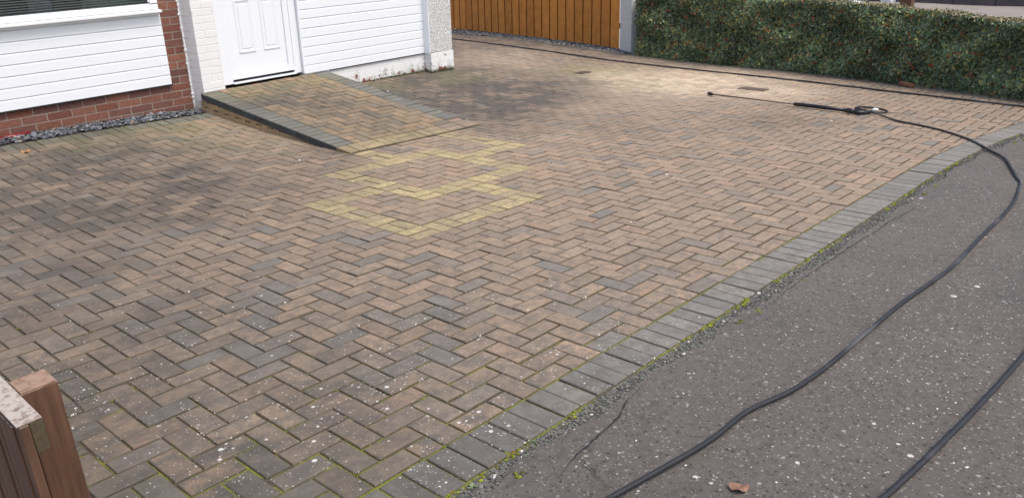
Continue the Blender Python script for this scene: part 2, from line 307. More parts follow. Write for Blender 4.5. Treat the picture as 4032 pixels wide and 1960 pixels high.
def herring(x0, x1, y0, y1, skip, yel=None):
    """cells of 0.1 m in index space; returns list of (x0,x1,y0,y1) in cells"""
    out = []
    for u in range(x0-1, x1+1):
        for w in range(y0-1, y1+1):
            c = (u-w) % 4
            if c == 3: cells = [(u, w), (u, w+1)]
            elif c == 0: cells = [(u, w), (u+1, w)]
            else: continue
            ok = [q for q in cells if x0 <= q[0] < x1 and y0 <= q[1] < y1 and not skip(*q)]
            if ok:
                us = [q[0] for q in ok]; ws = [q[1] for q in ok]; out.append((min(us), max(us)+1, min(ws), max(ws)+1))
    return out
emb_cells = set((2*a+i, 2*b+j) for a, b in EMB for i in (0, 1) for j in (0, 1))
def skipmain(u, w):
    x, y = (u+.5)*.1, (w+.5)*.1
    if (u, w) in emb_cells: return True
    if 1.2 < x < 2.82 and y > 2.2: return True
    if y > 4.40 and x < 1.2: return True
    if y > 4.76 and x < 4.86: return True
    if w < -17 and y+.03 < yin(x): return True
    return x > xb(y)-.19
Q = []
for a, b, c, d in herring(-26, 94, -21, 96, skipmain): Q.append(([(min(px_, float(xb(py_))-.212), max(py_, float(yin(px_))) if c < -17 else py_) for px_, py_ in rect(a*.1, b*.1, c*.1, d*.1)], pick('t', a*.1, c*.1)))
for a, b in EMB:
    x, y = .2*a, .2*b
    if (a+b) % 2 == 0: rr = [(x, x+.2, y, y+.1), (x, x+.2, y+.1, y+.2)]
    else: rr = [(x, x+.1, y, y+.2), (x+.1, x+.2, y, y+.2)]
    for r in rr: Q.append((rect(*r), pick('y')))
x = -2.5
while x < 6.9:                                        # grey soldier course on the street edge
    a, b = float(yin(x)), float(yin(x+.1))
    if 3.42 < x < 3.72 and False: pass
    Q.append(([(x, a-.2), (x+.1, b-.2), (x+.1, b), (x, a)], pick('e'))); x += .1
for i in range(120):                                  # edging beside hedge and fence
    y = -1.95+i*.1; p0, p1 = float(xb(y)), float(xb(y+.1))
    Q.append(([(p0-.21, y), (p0, y), (p1, y+.1), (p1-.21, y+.1)], pick('b')))
for i in range(37): Q.append((rect(-2.5+i*.1, -2.4+i*.1, 4.40, 4.60), pick('d')))
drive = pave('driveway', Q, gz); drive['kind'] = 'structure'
def mossf(x, y):
    return np.clip(.46*lichen(x, y)*np.clip((1.2-y)/2.5, 0, 1)+blob('m', x, y)*.5+(.12+.30*np.sin(x*3.1)*np.sin(x*7.3+1))*np.exp(-((y-(yin(x)-.2))/.022)**2)+.30*np.exp(-((y-yin(x))/.02)**2), 0, 1.2)
xs = np.arange(-2.56, 9.6, .05); ys = np.concatenate([np.arange(-2.26, -1.5, .02), np.arange(-1.5, 10.6, .1)])
bed = grid_sheet('driveway_bedding', xs, ys, lambda X, Y: gz(X, Y)-.0075, 'bed', attrs={'moss': mossf})
# trim the bedding to the driveway outline
bm = bmesh.new(); bm.from_mesh(bed.data)
kill = [f for f in bm.faces if (lambda c: c.y < float(yin(c.x))-.215 or c.x > float(xb(c.y))+.02 or (c.y > 4.9 and c.x < 4.7) or (c.x > 6.9 and c.y < -1.9))(f.calc_center_median())]
bmesh.ops.delete(bm, geom=kill, context='FACES'); bm.to_mesh(bed.data); bm.free()
# ------------------------------------------------------------ ground and pavement
grid_sheet('ground', np.concatenate([np.arange(-120, -12, 12), np.arange(-12, 30, 1.), np.arange(30, 140, 12)]), np.concatenate([np.arange(-100, -10, 12), np.arange(-10, 24, 1.), np.arange(24, 160, 12)]), lambda X, Y: gz(X, Y)-.07, 'ground')
xs = np.arange(-12, 16, .12)
rows = []; tt = np.concatenate([np.linspace(0, .1, 3), np.arange(.2, 5, .2)])
V = []; 
for k, t_ in enumerate(tt):
    for x in xs:
        y0 = float(yin(x)) - .268 + .018*math.sin(x*9.1)+.012*math.sin(x*23.7+1)+.008*math.sin(x*51)
        if x > 6.9: y0 = float(yin(6.9))-.285
        V.append((x, y0-t_, -.006+.003*math.sin(x*2+t_*3)))
n = len(xs); F = [(k*n+i, (k+1)*n+i, (k+1)*n+i+1, k*n+i+1) for k in range(len(tt)-1) for i in range(n-1)]
mesh_obj('pavement', V, F, 'asphalt', None, True)['kind'] = 'structure'
# haunching: rough concrete and grit between border blocks and pavement
def rock(c, r, flat=.6, col=(.3, .3, .3), mb=None, rot=None):
    base = [(1, 0, 0), (-1, 0, 0), (0, 1, 0), (0, -1, 0), (0, 0, 1), (0, 0, -1), (.6, .6, .5), (-.6, .6, .5), (-.6, -.6, .5), (.6, -.6, .5)]
    F = [(0, 6, 9), (2, 7, 6), (1, 8, 7), (3, 9, 8), (4, 6, 7), (4, 7, 8), (4, 8, 9), (4, 9, 6), (0, 2, 6), (2, 1, 7), (1, 3, 8), (3, 0, 9), (5, 2, 0), (5, 1, 2), (5, 3, 1), (5, 0, 3)]
    a = random.uniform(0, 6.28); tl = random.uniform(-.4, .4) if rot is None else rot; sx = r*random.uniform(.7, 1.5); sy = r*random.uniform(.6, 1.1); sz = r*flat*random.uniform(.7, 1.2)
    V = []
    for x, y, z in base:
        k = random.uniform(.75, 1.2); X, Y, Z = x*sx*k, y*sy*k, z*sz*k
        X, Z = X*math.cos(tl)-Z*math.sin(tl), X*math.sin(tl)+Z*math.cos(tl)
        V.append((c[0]+X*math.cos(a)-Y*math.sin(a), c[1]+X*math.sin(a)+Y*math.cos(a), c[2]+Z))
    mb.add(V, F, col)
mb = MB()
def hsheet(X, Y): return gz(X, Y)-.010+.004*np.sin(X*37+Y*21)*np.sin(Y*93+X*11)
for i in range(9500):
    x = random.uniform(-2.5, 6.8) if i % 3 else random.uniform(-2.3, 1.5); t_ = random.random()
    y = float(yin(x))-.208-t_**1.5*.066; g = random.choice([.08, .105, .13, .155, .065, .18]); w = random.choice([(1, .97, .9), (1, 1, .98), (1, .95, .85), (.9, 1, .8)])
    if random.random() < .012: g = .6; w = (1, .93, .86)
    rock((x, y, -.006-.006*t_), random.uniform(.0025, .007)*(1.3 if g > .5 else 1), .55, tuple(g*k for k in w), mb)
xs2 = np.arange(-2.5, 6.9, .04)
st = MB(); VV = []
for k in range(5):
    for x in xs2: VV.append((x, float(yin(x))-.205-.0225*k, -.012-.001*k))
nn = len(xs2); st.add(VV, [(k*nn+i, (k+1)*nn+i, (k+1)*nn+i+1, k*nn+i+1) for k in range(4) for i in range(nn-1)], (.15, .145, .13))
mb.add(st.v, st.f, (.15, .145, .13))
tag(mb.obj('edge_grit', 'stone', vc=True), 'rough grey concrete and grit strip between border blocks and asphalt', 'grit', kind='stuff')
mb = MB()                                            # moss cushions along the outer joint
for i in range(230):
    x = random.uniform(-2.3, 6.8); 
    if math.sin(x*2.3)+math.sin(x*5.1+1) < random.uniform(-1.6, 1.2): continue
    y = float(yin(x))-.205+random.gauss(0, .007)
    if random.random() < .12: y = float(yin(x))-.30+random.gauss(0, .01)
    for k in range(random.randint(3, 9)):
        g = random.uniform(.6, 1.2); rock((x+random.gauss(0, .014), y+random.gauss(0, .006), -.006), random.uniform(.004, .010), .6, (.20*g, .235*g, .015*g) if random.random() < .7 else (.13*g, .10*g, .02*g), mb)
for i in range(260):                                 # and tufts in the joints near the street
    u = random.randint(-24, 12); w = random.randint(-17, 10)
    if random.random() > float(mossf(u*.1, w*.1))+.1: continue
    x, y = u*.1, w*.1
    for k in range(random.randint(2, 6)):
        d = random.uniform(-.02, .02); g = random.uniform(.6, 1.2); o_ = (d, 0) if random.random() < .5 else (0, d)
        rock((x+o_[0], y+o_[1], -.005), random.uniform(.0025, .0055), .7, (.17*g, .19*g, .02*g), mb)
tag(mb.obj('moss', 'moss', vc=True, smooth=True), 'bright green moss growing in the paving joints', 'moss', kind='stuff')
mb = MB()                                            # loose white chippings on the asphalt
for i in range(1500):
    x = random.uniform(-2.2, 7) if i % 2 else random.gauss(.4, .9); y = float(yin(x))-.32-(abs(random.gauss(0, 1.))*1.1 if i % 2 else abs(random.gauss(.8, .35)))
    g = random.choice([.62, .75, .5, .35, .75]); rock((x, y, -.003), random.uniform(.0016, .0040), .55, (g, g*.97, g*.92), mb)
for i in range(60):
    x = random.uniform(-2.3, 5); y = random.uniform(-1.7, 3); rock((x, y, gzf(x, y)+.001), random.uniform(.002, .004), .5, (.55, .5, .42), mb)
tag(mb.obj('loose_chippings', 'stone', vc=True), 'small pale loose chippings scattered on the asphalt', 'chippings', kind='stuff')
# thin crack in the asphalt beside the haunching
def crack(P, w):
    mb = MB(); pts = []
    for i in range(len(P)-1):
        a, b = Vector(P[i]), Vector(P[i+1]); k = max(2, int((b-a).length/.02))
        for j in range(k): pts.append(a.lerp(b, j/k)+Vector((random.gauss(0, .0035), random.gauss(0, .0035))))
    pts.append(Vector(P[-1])); L = []; R = []
    for i, p in enumerate(pts):
        t = (pts[min(i+1, len(pts)-1)]-pts[max(0, i-1)]).normalized(); nrm = Vector((-t.y, t.x)); ww = w*random.uniform(.3, 1.2)*math.sin(math.pi*(i+.4)/(len(pts)+.3))
        L.append((*(p+nrm*ww), .0012)); R.append((*(p-nrm*ww), .0012))
    n = len(pts); return mb.add(L+R, [(i, i+1, n+i+1, n+i) for i in range(n-1)])
c1 = crack([(-1.33, -2.12), (-1.16, -2.07), (-1.02, -2.06), (-.88, -2.045), (-.77, -2.00), (-.60, -1.99)], .0035); c2 = crack([(-1.16, -2.07), (-1.2, -2.17), (-1.24, -2.26)], .002); c1.add(c2.v, c2.f)
c3 = crack([(.1, -2.02), (.4, -2.015), (.8, -2.0), (1.3, -2.005), (2.0, -2.02), (2.9, -2.08)], .003); c1.add(c3.v, c3.f)
c1.obj('pavement_crack', 'blk')['kind'] = 'structure'
# ------------------------------------------------------------ access ramp
RY0, RY1 = 2.2, 4.735
def zramp(x, y):
    zt = .155+.16+.038*(np.asarray(x)-1.213); return .013+(zt-.013)*np.clip((np.asarray(y)-RY0)/(RY1-RY0), 0, 1)+.001
ramp = empty('access_ramp', (2.0, 3.4, 0)); tag(ramp, 'block paved access ramp with dark edging rising to the white front door', 'ramp')
def atr(o): o.location = (-2.0, -3.4, 0); return o
def rmask(x, y):
    g = np.clip(.25+.5*np.exp(-((x-2.0)/.45)**2-((y-3.7)/.8)**2)+.35*np.exp(-((x-1.4)/.3)**2-((y-4.1)/.4)**2), 0, 1)
    return np.c_[g, g*0+.03, g*0], np.clip(.5*np.exp(-((y-4.5)/.3)**2), 0, 1)
Q = []
def skr(u, w):
    return (u, w) in set()
for a, b, c, d in herring(14, 26, 24, 46, lambda u, w: (u < 22 and w < 24)):
    y1 = min(d*.1, 4.60); Q.append((rect(a*.1, b*.1 if b < 26 else 2.62, c*.1, y1), pick('r')))
for i in range(12): Q.append((rect(1.4+i*.1016, 1.4+(i+1)*.1016, 4.60, 4.728), pick('r') if i % 4 else (.40, .25, .17)))
for i in range(23):
    y = 2.4+i*.1; y1 = min(y+.1, 4.728); Q.append((rect(1.20, 1.40, y, y1), pick('d')))
    if i: Q.append((rect(2.62, 2.82, y, y1), pick('d')))
Q[-1] = (Q[-1][0], (.2, .215, .225)); 
Q.append((rect(2.62, 2.82, 2.4, 2.5), (.36, .24, .17))); Q.append((rect(2.62, 2.82, 2.3, 2.4), pick('t', 3, 3)))
for i in range(6):                                     # yellow foot, basket weave
    x = 1.2+i*.2
    rr = [(x, x+.2, 2.2, 2.3), (x, x+.2, 2.3, 2.4)] if i % 2 else [(x, x+.1, 2.2, 2.4), (x+.1, x+.2, 2.2, 2.4)]
    for r in rr: Q.append((rect(*r), tuple(v*.86 for v in pick('y'))))
Q.append((rect(2.4, 2.62, 2.2, 2.3), pick('t', 3, 3))); Q.append((rect(2.4, 2.62, 2.3, 2.4), pick('t', 3, 3))); Q.append((rect(2.62, 2.82, 2.2, 2.3), pick('t', 3, 3)))
atr(pave('ramp_paving', Q, zramp, ramp, maskf=rmask, depth=.012, gap=.0040))
ysl = np.linspace(2.2, RY1, 30); V = []; F = []
for y in ysl:
    for x in (1.212, 2.808): V += [(x, y, float(zramp(x, y))-.007), (x, y, gzf(x, y)-.04)]
n = len(ysl)
for i in range(n-1):
    a = i*4; F += [(a, a+4, a+6, a+2), (a+1, a, a+2, a+3) if i == 0 else (a+1, a+3, a+7, a+5)]
atr(mesh_obj('ramp_core', V, F, 'bed', ramp, attrs={'moss': np.full(len(V), .2)}))
for side, xx in (('l', 1.2), ('r', 2.82)):            # dark edging block faces
    mb = MB(); s = -1 if side == 'l' else 1
    for i in range(25):
        ya = 2.2+.1*i+.0015; yb = min(ya+.097, 4.728)
        if ya > 4.72: break
        za, zb = float(zramp(xx, ya))-.003, float(zramp(xx, yb))-.003; d = .058
        fa, fb = max(za-d, gzf(xx, ya)-.01), max(zb-d, gzf(xx, yb)-.01)
        x0 = xx+s*.004; x1 = xx-s*.03; g = random.uniform(.8, 1.2); col = (.055*g, .062*g, .066*g) if i > 1 else (.25*g, .2*g, .11*g)
        mb.add([(x0, ya, fa), (x0, yb, fb), (x0, yb, zb), (x0, ya, za), (x1, ya, fa), (x1, yb, fb), (x1, yb, zb), (x1, ya, za)], [(0, 1, 2, 3), (3, 2, 6, 7), (0, 3, 7, 4), (1, 5, 6, 2), (0, 4, 5, 1)], col)
    atr(mb.obj('edging_course', 'brick', ramp, vc=True))
    mb = MB()
    for k in range(5):
        off = .1 if k % 2 else 0
        for i in range(-1, 26):
            ya = 2.3+.2*i*.5*2+off; 
            if i > 13: break
            yb = ya+.196; yb = min(yb, 4.73)
            if yb < 2.5 or ya > 4.7: continue
            ya = max(ya, 2.25)
            def lim(y): return float(zramp(xx, y))-.066
            g0 = gzf(xx, (ya+yb)/2)-.02+k*.068; g1 = g0+.063
            ta, tb = min(g1, lim(ya)), min(g1, lim(yb))
            if tb <= g0+.004: continue
            ta = max(ta, g0)
            x0 = xx+s*-.004; x1 = xx-s*.03; g = random.uniform(.85, 1.12); col = random.choice([(.42*g, .30*g, .17*g), (.46*g, .32*g, .18*g), (.36*g, .27*g, .165*g)])
            mb.add([(x0, ya, g0), (x0, yb, g0), (x0, yb, tb), (x0, ya, ta), (x1, ya, g0), (x1, yb, g0), (x1, yb, tb), (x1, ya, ta)], [(0, 1, 2, 3), (3, 2, 6, 7), (0, 3, 7, 4), (1, 5, 6, 2)], col)
    if mb.v: atr(mb.obj('side_brickwork', 'brick', ramp, vc=True))
# ------------------------------------------------------------ house (local frame: u along wall, v into the house, h up)
house = empty('house', M4=HM); tag(house, 'house front with white cladding, white panelled door, red brick and a roughcast corner pillar', 'house')
def hp(name, mb, mat, parent=house, **k): return mb.obj(name, mat, parent, **k)
REDS = [(.185, .070, .048), (.205, .085, .058), (.165, .063, .047), (.225, .098, .066), (.175, .078, .060), (.145, .066, .054)]
mb = MB(); H0 = .0325-.075*3
k = 0; h = H0
while h < 4.9:
    off = .1125 if k % 2 else 0; u = -4.6+off
    while u < .004:
        u1 = min(u+.215, .006)
        if u1-u > .03 and not (h > 1.02 and h < 2.12 and u < -.26 and u > -2.9):
            g = random.uniform(.88, 1.12); c = random.choice(REDS); mb.box(max(u, -4.6), u1, .180+random.gauss(0, .0008), .25, h+.0055, h+.0695, tuple(v*g for v in c))
        u += .225
    h += .075; k += 1
hp('brick_wall', mb, 'brick', vc=True)
mb = MB(); mb.box(-4.6, .012, .183, .30, -.30, 1.0); mb.box(-.24, .012, .1831, .2999, 1.0, 4.95); mb.box(-4.6, -2.92, .1831, .2999, 1.0, 4.95); mb.box(-2.92, -.24, .1832, .2998, 2.14, 4.95); hp('wall_mortar', mb, 'mortar')
def courses(mb, u0, u1, v0, v1, h0, h1, hoff=.03, taper=None):
    h = hoff-.075*4; k = 0
    while h < h1:
        a = max(h+.0035, h0); b = min(h+.0715, h1)
        if b-a > .01:
            u = u0-(.11 if k % 2 else 0)
            while u < u1:
                a0, a1 = max(u+.001, u0), min(u+.224, u1)
                if a1-a0 > .01: mb.box(a0, a1, v0+random.gauss(0, .0006), v1, a, b, bev=.0025)
                u += .225
        h += .075; k += 1
mb = MB(); courses(mb, .045, .300, 0, .17, -.12, 2.6); mb.box(.049, .298, .003, .171, -.12, 2.6)
hp('painted_brick_pier', mb, 'paint')
mb = MB(); h = .03-.075*3                                  # side return of the pier, also coursed
while h < 2.6:
    mb.add([(.008, .185, h+.003), (.0449, .001, h+.003), (.0449, .001, h+.072), (.008, .185, h+.072), (.02, .185, h-.0005), (.048, .003, h-.0005), (.048, .003, h+.0755), (.02, .185, h+.0755)], [(0, 3, 2, 1), (0, 1, 5, 4), (3, 7, 6, 2)]); h += .075
hp('pier_return', mb, 'paint')
mb = MB()                                                  # ragged bead of paint where pier meets brick
for i in range(60):
    hh = -.05+i*.045; rock((.004+random.gauss(0, .002), .176, hh), random.uniform(.010, .017), 1.6, (1, 1, 1), mb)
mb.box(-.004, .012, .168, .19, -.1, 2.6, bev=.003); hp('paint_bead', mb, 'paint', smooth=False)
def cladding(name, u0, u1, v, h0, h1, lines, parent=house):
    mb = MB(); e = [h0]+lines
    while e[-1] < h1-.02: e.append(min(e[-1]+.1005, h1))
    for a, b in zip(e[:-1], e[1:]):
        # board profile: face, then v-groove with a shadow nick and a bright chamfer
        P = [(v+.016, a), (v+.002, a+.0005), (v, a+.002), (v, b-.0165), (v+.014, b-.0045), (v+.016, b)]
        V = [(u, q[0], q[1]) for u in (u0, u1) for q in P]; n = len(P)
        mb.add(V, [(i, n+i, n+i+1, i+1) for i in range(n-1)]+[tuple(range(n-1, -1, -1)), tuple(range(n, 2*n))])
    mb.box(u0+.001, u1-.001, v+.0155, v+.06, h0+.001, h1)
    return hp(name, mb, 'upvc', parent)
cl1 = cladding('cladding_panel', -4.4, -.212, .150, .268, .968, [.368, .468, .568, .668, .768, .867])
mb = MB(); mb.box(-4.4, -.2, .149, .18, .258, .2675); hp('cladding_base_shadow', mb, 'blk', cl1)  # black strip: shadow line under the cladding, put in as colour
cl2 = cladding('cladding_panel', 1.300, 3.192, -.020, .167, 2.6, [.262, .366, .470, .574, .678, .785])
mb = MB(); mb.box(1.66, 3.19, -.019, .03, .158, .1665); hp('cladding_base_shadow', mb, 'blk', cl2)  # same painted-in shadow line, between cladding and plinth
mb = MB(); mb.box(1.296, 1.318, -.027, .0, .18, 2.6, bev=.003); hp('corner_trim', mb, 'upvc', cl2)
# plinth
mb = MB(); courses(mb, 1.3, 3.2, 0, .12, -.14, .165, hoff=.02); mb.box(1.31, 3.19, .003, .12, -.14, .165)
hp('plinth', mb, 'peel')
mb = MB(); mb.box(3.195, 3.605, -.118, .25, .172, 4.9, bev=.01); pl = hp('corner_pillar', mb, 'rc')
mb = MB(); courses(mb, 3.20, 3.612, -.130, .2, -.16, .165, hoff=.02); mb.box(3.205, 3.608, -.127, .2, -.16, .166); hp('pillar_base', mb, 'peel', pl)
mb = MB(); mb.box(3.185, 3.196, -.126, .02, .166, 4.9, bev=.003); hp('pillar_trim', mb, 'upvc', pl)
# window
win = hp('window', (lambda m: (m.box(-2.9, -.226, .13, .19, 1.026, 1.074, bev=.004), m.box(-.300, -.2262, .1305, .19, 1.083, 2.1, bev=.004), m.box(-2.9, -2.83, .1305, .19, 1.083, 2.1, bev=.004), m.box(-2.9, -.226, .13, .19, 2.1, 2.16, bev=.004), m)[-1])(MB()), 'upvc')
hp('sash_bead', (lambda m: (m.box(-2.83, -.3, .145, .160, 1.074, 1.082, bev=.002), m.box(-.313, -.3, .1451, .160, 1.096, 2.1, bev=.002), m)[-1])(MB()), 'upvc', win)
hp('pane', MB().box(-2.84, -.31, .158, .162, 1.075, 2.1), 'glass', win)
mb = MB(); mb.add([(u, v, h) for u in (-2.95, -.218) for v, h in ((.19, 1.024), (.085, 1.020), (.078, 1.017), (.078, .999), (.085, .996), (.19, .998))], [(i, 6+i, 7+i, i+1) for i in range(5)]+[(5, 4, 3, 2, 1, 0), (6, 7, 8, 9, 10, 11)]); hp('sill', mb, 'upvc', win)
mb = MB(); mb.box(-2.9, -.218, .14, .19, .968, .998); hp('sill_fillet', mb, 'upvc', win)
mb = MB(); h = 1.084
while h < 2.08:
    mb.add([(-2.8, .19, h), (-.32, .19, h), (-.32, .211, h+.0035), (-2.8, .211, h+.0035), (-2.8, .19, h-.0045), (-.32, .19, h-.0045), (-.32, .211, h+.0025), (-2.8, .211, h+.0025)], [(0, 1, 2, 3), (7, 6, 5, 4), (0, 4, 5, 1)]); h += .0225
for u in (-2.6, -1.9, -1.35, -.6): mb.box(u, u+.002, .2, .201, 1.1, 2.08)
hp('venetian_blind', mb, 'blind', win)
mb = MB(); mb.box(-2.9, -.25, 1.6, 1.65, .6, 2.2); mb.box(-2.9, -.25, .26, 1.6, .95, .98); hp('room_interior', mb, 'dark', win)
mb = MB(); mb.box(-1.36, -1.16, .28, .30, 1.0, 2.1, bev=.006); hp('curtain', mb, 'purple', win)
mb = MB(); mb.box(-.88, -.42, .30, .32, 1.0, 2.1, bev=.006); hp('curtain', mb, 'grn', win)
# door
door = hp('door', (lambda m: (m.box(.417, 1.204, .052, .10, .229, 2.2, bev=.002), m)[-1])(MB()), 'upvc')
mb = MB()
for a, b, c, d in ((.417, .470, .229, 2.2), (1.138, 1.204, .229, 2.2), (.470, 1.138, .229, .284), (.470, 1.138, 2.14, 2.2)):
    mb.add([(a, .030, c), (b, .030, c), (b, .030, d), (a, .030, d), (a, .055, c), (b, .055, c), (b, .055, d), (a, .055, d)], [(0, 1, 2, 3), (0, 3, 7, 4), (1, 5, 6, 2), (3, 2, 6, 7), (0, 4, 5, 1)])
mb.add([(.470, .0295, .284), (1.138, .0295, .284), (1.132, .051, .300), (.476, .051, .300)], [(0, 1, 2, 3)]); hp('sash_frame', mb, 'upvc', door)
def moulding(u0, u1, h0, h1):
    mb = MB(); R = [(0, .0515), (.008, .044), (.016, .042), (.026, .046), (.042, .0510)]
    ring = [[(u0+d, v, h0+d), (u1-d, v, h0+d), (u1-d, v, h1-d), (u0+d, v, h1-d)] for d, v in R]
    V = [p for r in ring for p in r]; F = [(k*4+i, k*4+(i+1) % 4, k*4+4+(i+1) % 4, k*4+4+i) for k in range(len(R)-1) for i in range(4)]
    mb.add(V, F); mb.box(u0+.05, u1-.05, .046, .0515, h0+.05, h1-.05, bev=.0025); return mb
for a, b in ((.548, .762), (.852, 1.068)):
    hp('door_panel', moulding(a, b, .487, 1.055), 'upvc', door); hp('door_panel', moulding(a, b, 1.2, 2.05), 'upvc', door)
mb = MB(); mb.box(.412, 1.209, .018, .055, .228, .250, bev=.004); hp('weather_bar', mb, 'upvc', door)
mb = MB(); mb.box(.30, .4155, .022, .12, .186, 2.26, bev=.003); mb.box(1.2055, 1.2985, .022, .12, .1861, 2.26, bev=.003); mb.box(.4155, 1.2055, .0221, .12, 2.2, 2.2599, bev=.003); hp('door_frame', mb, 'upvc')
mb = MB(); mb.box(.416, 1.205, .06, .12, .19, .229); hp('threshold_gap', mb, 'blk', door)
mb = MB(); mb.box(.41, 1.21, -.004, .09, .183, .1985, bev=.003); hp('threshold', mb, 'upvc', door)
# shell of the building behind
mb = MB(); mb.box(-4.6, 3.6, .26, .30, 2.3, 4.95); mb.box(.0, .31, .1, .3, 2.6, 4.9); mb.box(.3, 3.2, -.015, .26, 2.6, 4.9); mb.box(3.56, 3.604, .25, 7.5, -.3, 4.94); mb.box(-4.6, -4.56, .25, 7.5, -.3, 4.94); mb.box(-4.6, 3.6, 7.45, 7.5, -.3, 4.93)
hp('upper_wall', mb, 'rc')
mb = MB(); mb.add([(-4.9, -.45, 4.93), (3.95, -.45, 4.93), (3.95, 3.85, 6.9), (-4.9, 3.85, 6.9), (3.95, 8.0, 4.93), (-4.9, 8.0, 4.93), (-4.9, -.45, 4.85), (3.95, -.45, 4.85), (3.95, 8.0, 4.85), (-4.9, 8.0, 4.85)], [(0, 1, 2, 3), (3, 2, 4, 5), (0, 6, 7, 1), (6, 9, 8, 7), (1, 7, 8, 4, 2), (0, 3, 5, 9, 6)]); hp('roof', mb, 'roof')
# ------------------------------------------------------------ slate chippings
def slates(name, pts_fn, n, label):
    mb = MB()
    for i in range(n):
        x, y = pts_fn(); g = random.choice([.06, .08, .11, .14, .18, .22]); c = (g*.92, g, g*1.13)
        if random.random() < .05: c = (.35, .31, .26)
        rock((x, y, gzf(x, y)+random.uniform(-.002, .014)), random.uniform(.013, .030), .34, c, mb, rot=random.uniform(-.6, .6))
    tag(mb.obj(name, 'stone', vc=True), label, 'slate', kind='stuff')
def pA():
    x = random.uniform(-2.5, 1.17); return x, 4.625+random.random()*(.24 if x < .9 else .18)
slates('slate_chippings', pA, 1900, 'blue grey slate chippings in the gap below the red brick wall')
fenceB = [(9.20, 4.36), (8.92, 4.735), (9.95, 9.91)]
def pB():
    y = random.uniform(4.35, 9.7); xf = np.interp(y, [4.3, 4.735, 9.91], [8.85, 8.92, 9.95]); a = float(xb(y))+.02; return a+random.random()**.8*max(.05, float(xf)-a+.05), y
slates('slate_chippings', pB, 3000, 'grey slate chippings along the foot of the amber board fence')
# ------------------------------------------------------------ amber fence and white post
fence = empty('board_fence', (8.92, 4.735, .09)); tag(fence, 'tall amber stained fence of overlapping vertical boards behind the driveway', 'fence')
d = Vector((9.95-8.92, 9.91-4.735)); L = d.length; ang = math.atan2(d.y, d.x); fence.rotation_euler = (0, 0, ang)
mb = MB(); mb2 = MB(); p = .236; i = 0
while i*p < L+2.6:
    a = i*p; z = gzf(8.92+d.x*a/L, 4.735+d.y*a/L)-.09
    g = random.uniform(.78, 1.0); mb.box(a+.004, a+.200, random.uniform(-.001, .003), .02, z+.0+random.uniform(0, .015), 2.05, (g, g*random.uniform(.94, 1.), g*.95), bev=.003)
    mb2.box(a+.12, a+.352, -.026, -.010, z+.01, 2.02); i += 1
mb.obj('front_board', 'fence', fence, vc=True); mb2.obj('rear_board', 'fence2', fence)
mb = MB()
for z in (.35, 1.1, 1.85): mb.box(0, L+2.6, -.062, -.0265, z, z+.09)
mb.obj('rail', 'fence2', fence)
wp = MB().box(-.14, .14, -.09, .09, -.12, 2.15, bev=.012).obj('rendered_post', 'whitepost'); wp.location = (8.86, 4.49, .09); wp.rotation_euler = (0, 0, math.radians(75))
tag(wp, 'square white rendered post between amber fence and hedge', 'post')
# ------------------------------------------------------------ hedge
HB = [(6.75, -3.3, .74), (7.44, -1.68, .79), (8.02, -.05, .90), (8.38, 1.2, .955), (8.55, 2.33, .98), (8.62, 3.3, 1.0), (8.66, 4.18, 1.02)]
HS = np.array(spline([(a, b, c) for a, b, c in HB], 6)); seg = np.r_[0, np.cumsum(np.linalg.norm(np.diff(HS[:, :2], axis=0), axis=1))]; LH = seg[-1]
def hline(t): return np.array([np.interp(t, seg, HS[:, k]) for k in range(3)])
def hn(t):
    a, b = hline(max(0, t-.1)), hline(min(LH, t+.1)); v = np.array([b[0]-a[0], b[1]-a[1]]); v /= np.linalg.norm(v); return np.array([v[1], -v[0]])   # pointing away from the drive (+x)
hedge = empty('hedge', (8.3, 1., 0)); tag(hedge, 'clipped dark green berried hedge running along the right side of the drive', 'hedge')
def leaves(N, fn, size, cols, name, parent, mat='leaf'):
    V = np.empty((N, 6, 3)); col = np.empty((N, 6, 3))
    for i in range(N):
        p, nrm, sh = fn(); nrm = np.array(nrm)+rng.normal(0, .45, 3); nrm /= np.linalg.norm(nrm)
        a = np.cross(nrm, rng.normal(0, 1, 3)); a /= np.linalg.norm(a); b = np.cross(nrm, a); s = size*rng.uniform(.6, 1.35); w = s*.30
        q = np.array(p); f = nrm*s*.12
        V[i] = [q-a*s*.5, q-a*s*.1+b*w+f, q+a*s*.28+b*w*.8+f, q+a*s*.5-nrm*s*.1, q+a*s*.28-b*w*.8+f, q-a*s*.1-b*w+f]
        c = np.array(cols[rng.integers(len(cols))])*rng.uniform(.6, 1.0)**1*(1.75 if rng.random() < .3 else 1.15)*sh; col[i] = c
    V = V.reshape(-1, 3); base = np.arange(N)*6; F = np.concatenate([np.stack([base, base+1, base+2, base+3], 1), np.stack([base, base+3, base+4, base+5], 1)])
    return mesh_obj(name, V, F, mat, parent, False, {'bcol': col.reshape(-1, 3)})
GR = [(.095, .150, .078), (.115, .175, .085), (.080, .130, .075), (.145, .200, .090), (.130, .165, .080), (.19, .22, .09), (.125, .170, .105), (.25, .24, .08), (.16, .21, .13)]
def bulge(t, h): return .022*math.sin(t*3.1+1.3*math.sin(h*5))+.022*math.sin(t*7.7+2.1*math.sin(h*7+t))+.018*math.sin(h*13+3*math.sin(t*2.3))
def ffront():
    t = rng.uniform(0, LH); p = hline(t); n = hn(t); h = (rng.uniform(-.02, 1) if rng.random() > .10 else rng.uniform(-.03, .12))*p[2]; dep = abs(rng.normal(0, .028))-.02
    off = bulge(t, h)+dep-.03
    k = 1+.22*math.sin(t*2.7+2*math.sin(h*6))+.18*math.sin(t*9.1+h*8+1.5*math.sin(t*4)); return (p[0]+n[0]*off-.038*h, p[1]+n[1]*off, gzf(p[0], p[1])+h), (-n[0], -n[1], .45), k
